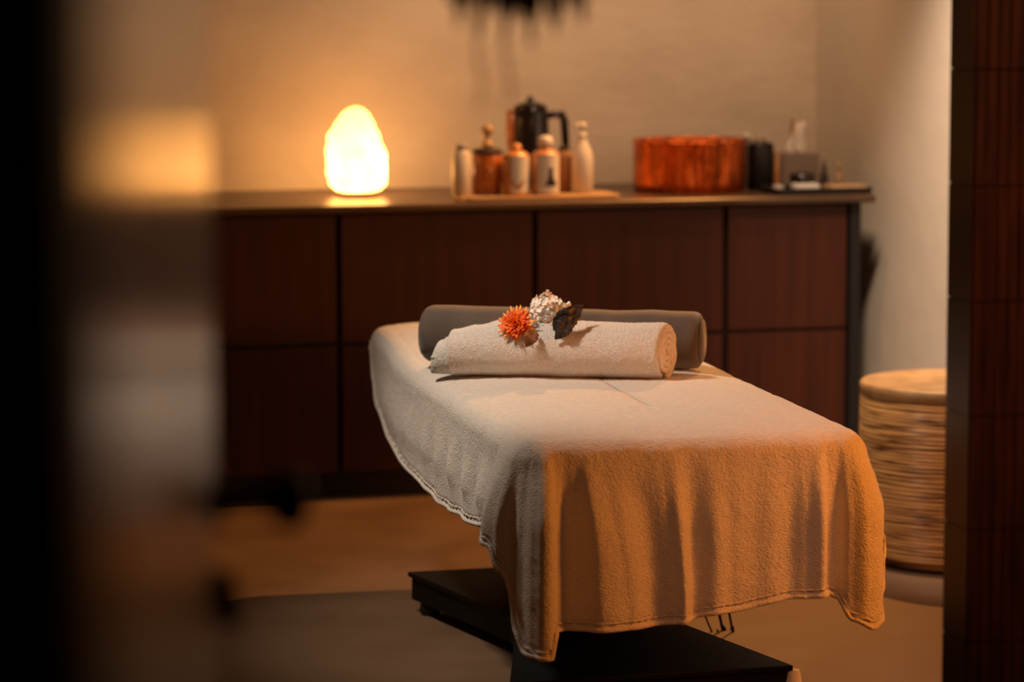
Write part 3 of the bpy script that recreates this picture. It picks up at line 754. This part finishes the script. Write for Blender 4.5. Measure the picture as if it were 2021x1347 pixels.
# leaves: outline sheets with thickness and a fold along the midrib
def leaf(name, pxs, tip, root, lift, m_, label, wd, fold=.35, group=None):
    """blade from root pixel to tip pixel, standing 'lift' metres off the towel towards the viewer"""
    R = tow_pt(*pxs, 0) + toC * lift
    d = RTc * ((tip[0] - root[0]) * sc_) + UPc * ((root[1] - tip[1]) * sc_) + toC * .004
    L_ = d.length; dn = d.normalized(); sd = dn.cross(toC).normalized(); nn = sd.cross(dn)
    off_ = RTc * ((root[0] - pxs[0]) * sc_) + UPc * ((pxs[1] - root[1]) * sc_)
    V = []; Fc = []; n = 14
    for k in range(n + 1):
        t = k / n; ww = wd * math.sin(PI * t ** .8) ** .85 * (1 + .08 * math.sin(k * 2.6)) + .0006; bend = nn * (.010 * math.sin(t * PI) + .0022 * math.sin(t * 14))
        c = off_ + dn * (L_ * t) + bend
        for q_ in (-1, -.5, 0, .5, 1): V.append(c + sd * ww * q_ + nn * (abs(q_) * ww * fold + .002 * math.sin(k * 1.7 + q_ * 3)))
    for k in range(n):
        for i in range(4): a = 5 * k + i; Fc.append((a, a + 1, a + 6, a + 5))
    o = ob(name, V, Fc, MT[m_], None, True, R); md = o.modifiers.new('th', 'SOLIDIFY'); md.thickness = .0012
    tag(o, label, 'leaf', group); return o
leaf('leaf', (1094, 662), (1152, 601), (1092, 652), .004, 'leafd', 'broad dark leaf beside the white blossom, pointing up right', .025)
leaf('leaf', (1098, 662), (1146, 622), (1092, 652), .012, 'leafd', 'dark curled leaf lying just under the white blossom', .018)
leaf('leaf', (1082, 662), (1096, 671), (1128, 628), .020, 'leafd', 'small dark leaf pointing down onto the towel, right of the orange flower', .019)
leaf('leaf', (1045, 672), (1038, 686), (1056, 650), .014, 'leafb', 'brown dried leaf hanging below the orange flower', .016)

# ---------------------------------------------------------------- dried bunch hanging in the opening, top of the picture
DH = 3.4
def hp(px, py, dd=0): 
    x = (px - CX) / F; y = (CY - py) / F; r = fwd + r_x * x + r_y * y
    return Vector((0, 0, H)) + r * (DH + dd)
top = hp(1005, -420)
G = thing('hanging_dried_plant', 'dark dried plant bunch hanging at the top edge with two thin trailing stems', 'plant', top)
fr = MB()
tips = [(890, -8), (905, 40), (925, 12), (948, 52), (968, 10), (985, 18), (998, 62), (1015, 20), (1030, 30), (1048, 78), (1062, 20), (1085, 26), (1105, 22), (1128, 8), (1150, 32), (880, -30), (1160, -20), (1095, 50)]
for k, (px, py) in enumerate(tips):
    e = hp(px, py + 14, random.uniform(-.05, .05)) - top; m1 = hp(lerp(1005, px, .75), -190, random.uniform(-.04, .04)) - top; m2 = hp(lerp(1005, px, .97), -70) - top
    fr.tube([Vector((0, 0, 0)), m1, m2, e], [.004, .012, .012, .002], 6)
fr.build('fronds', MT['frond'], G, True)
tr_ = MB()
for pts in (((1000, -60), (940, 30), (942, 110), (952, 160), (944, 212)), ((1010, -60), (992, 60), (1000, 120), (1008, 170), (1004, 205))):
    tr_.tube([hp(*q) - top for q in pts], [.0026, .0024, .0018, .0016, .001], 6)
tr_.build('trailing_stems', MT['frond'], G, True)
MB().tube([Vector((0, 0, 0)), Vector((0, 0, ZC - top.z))], .0025, 6).build('cord', MT['black'], G, True)
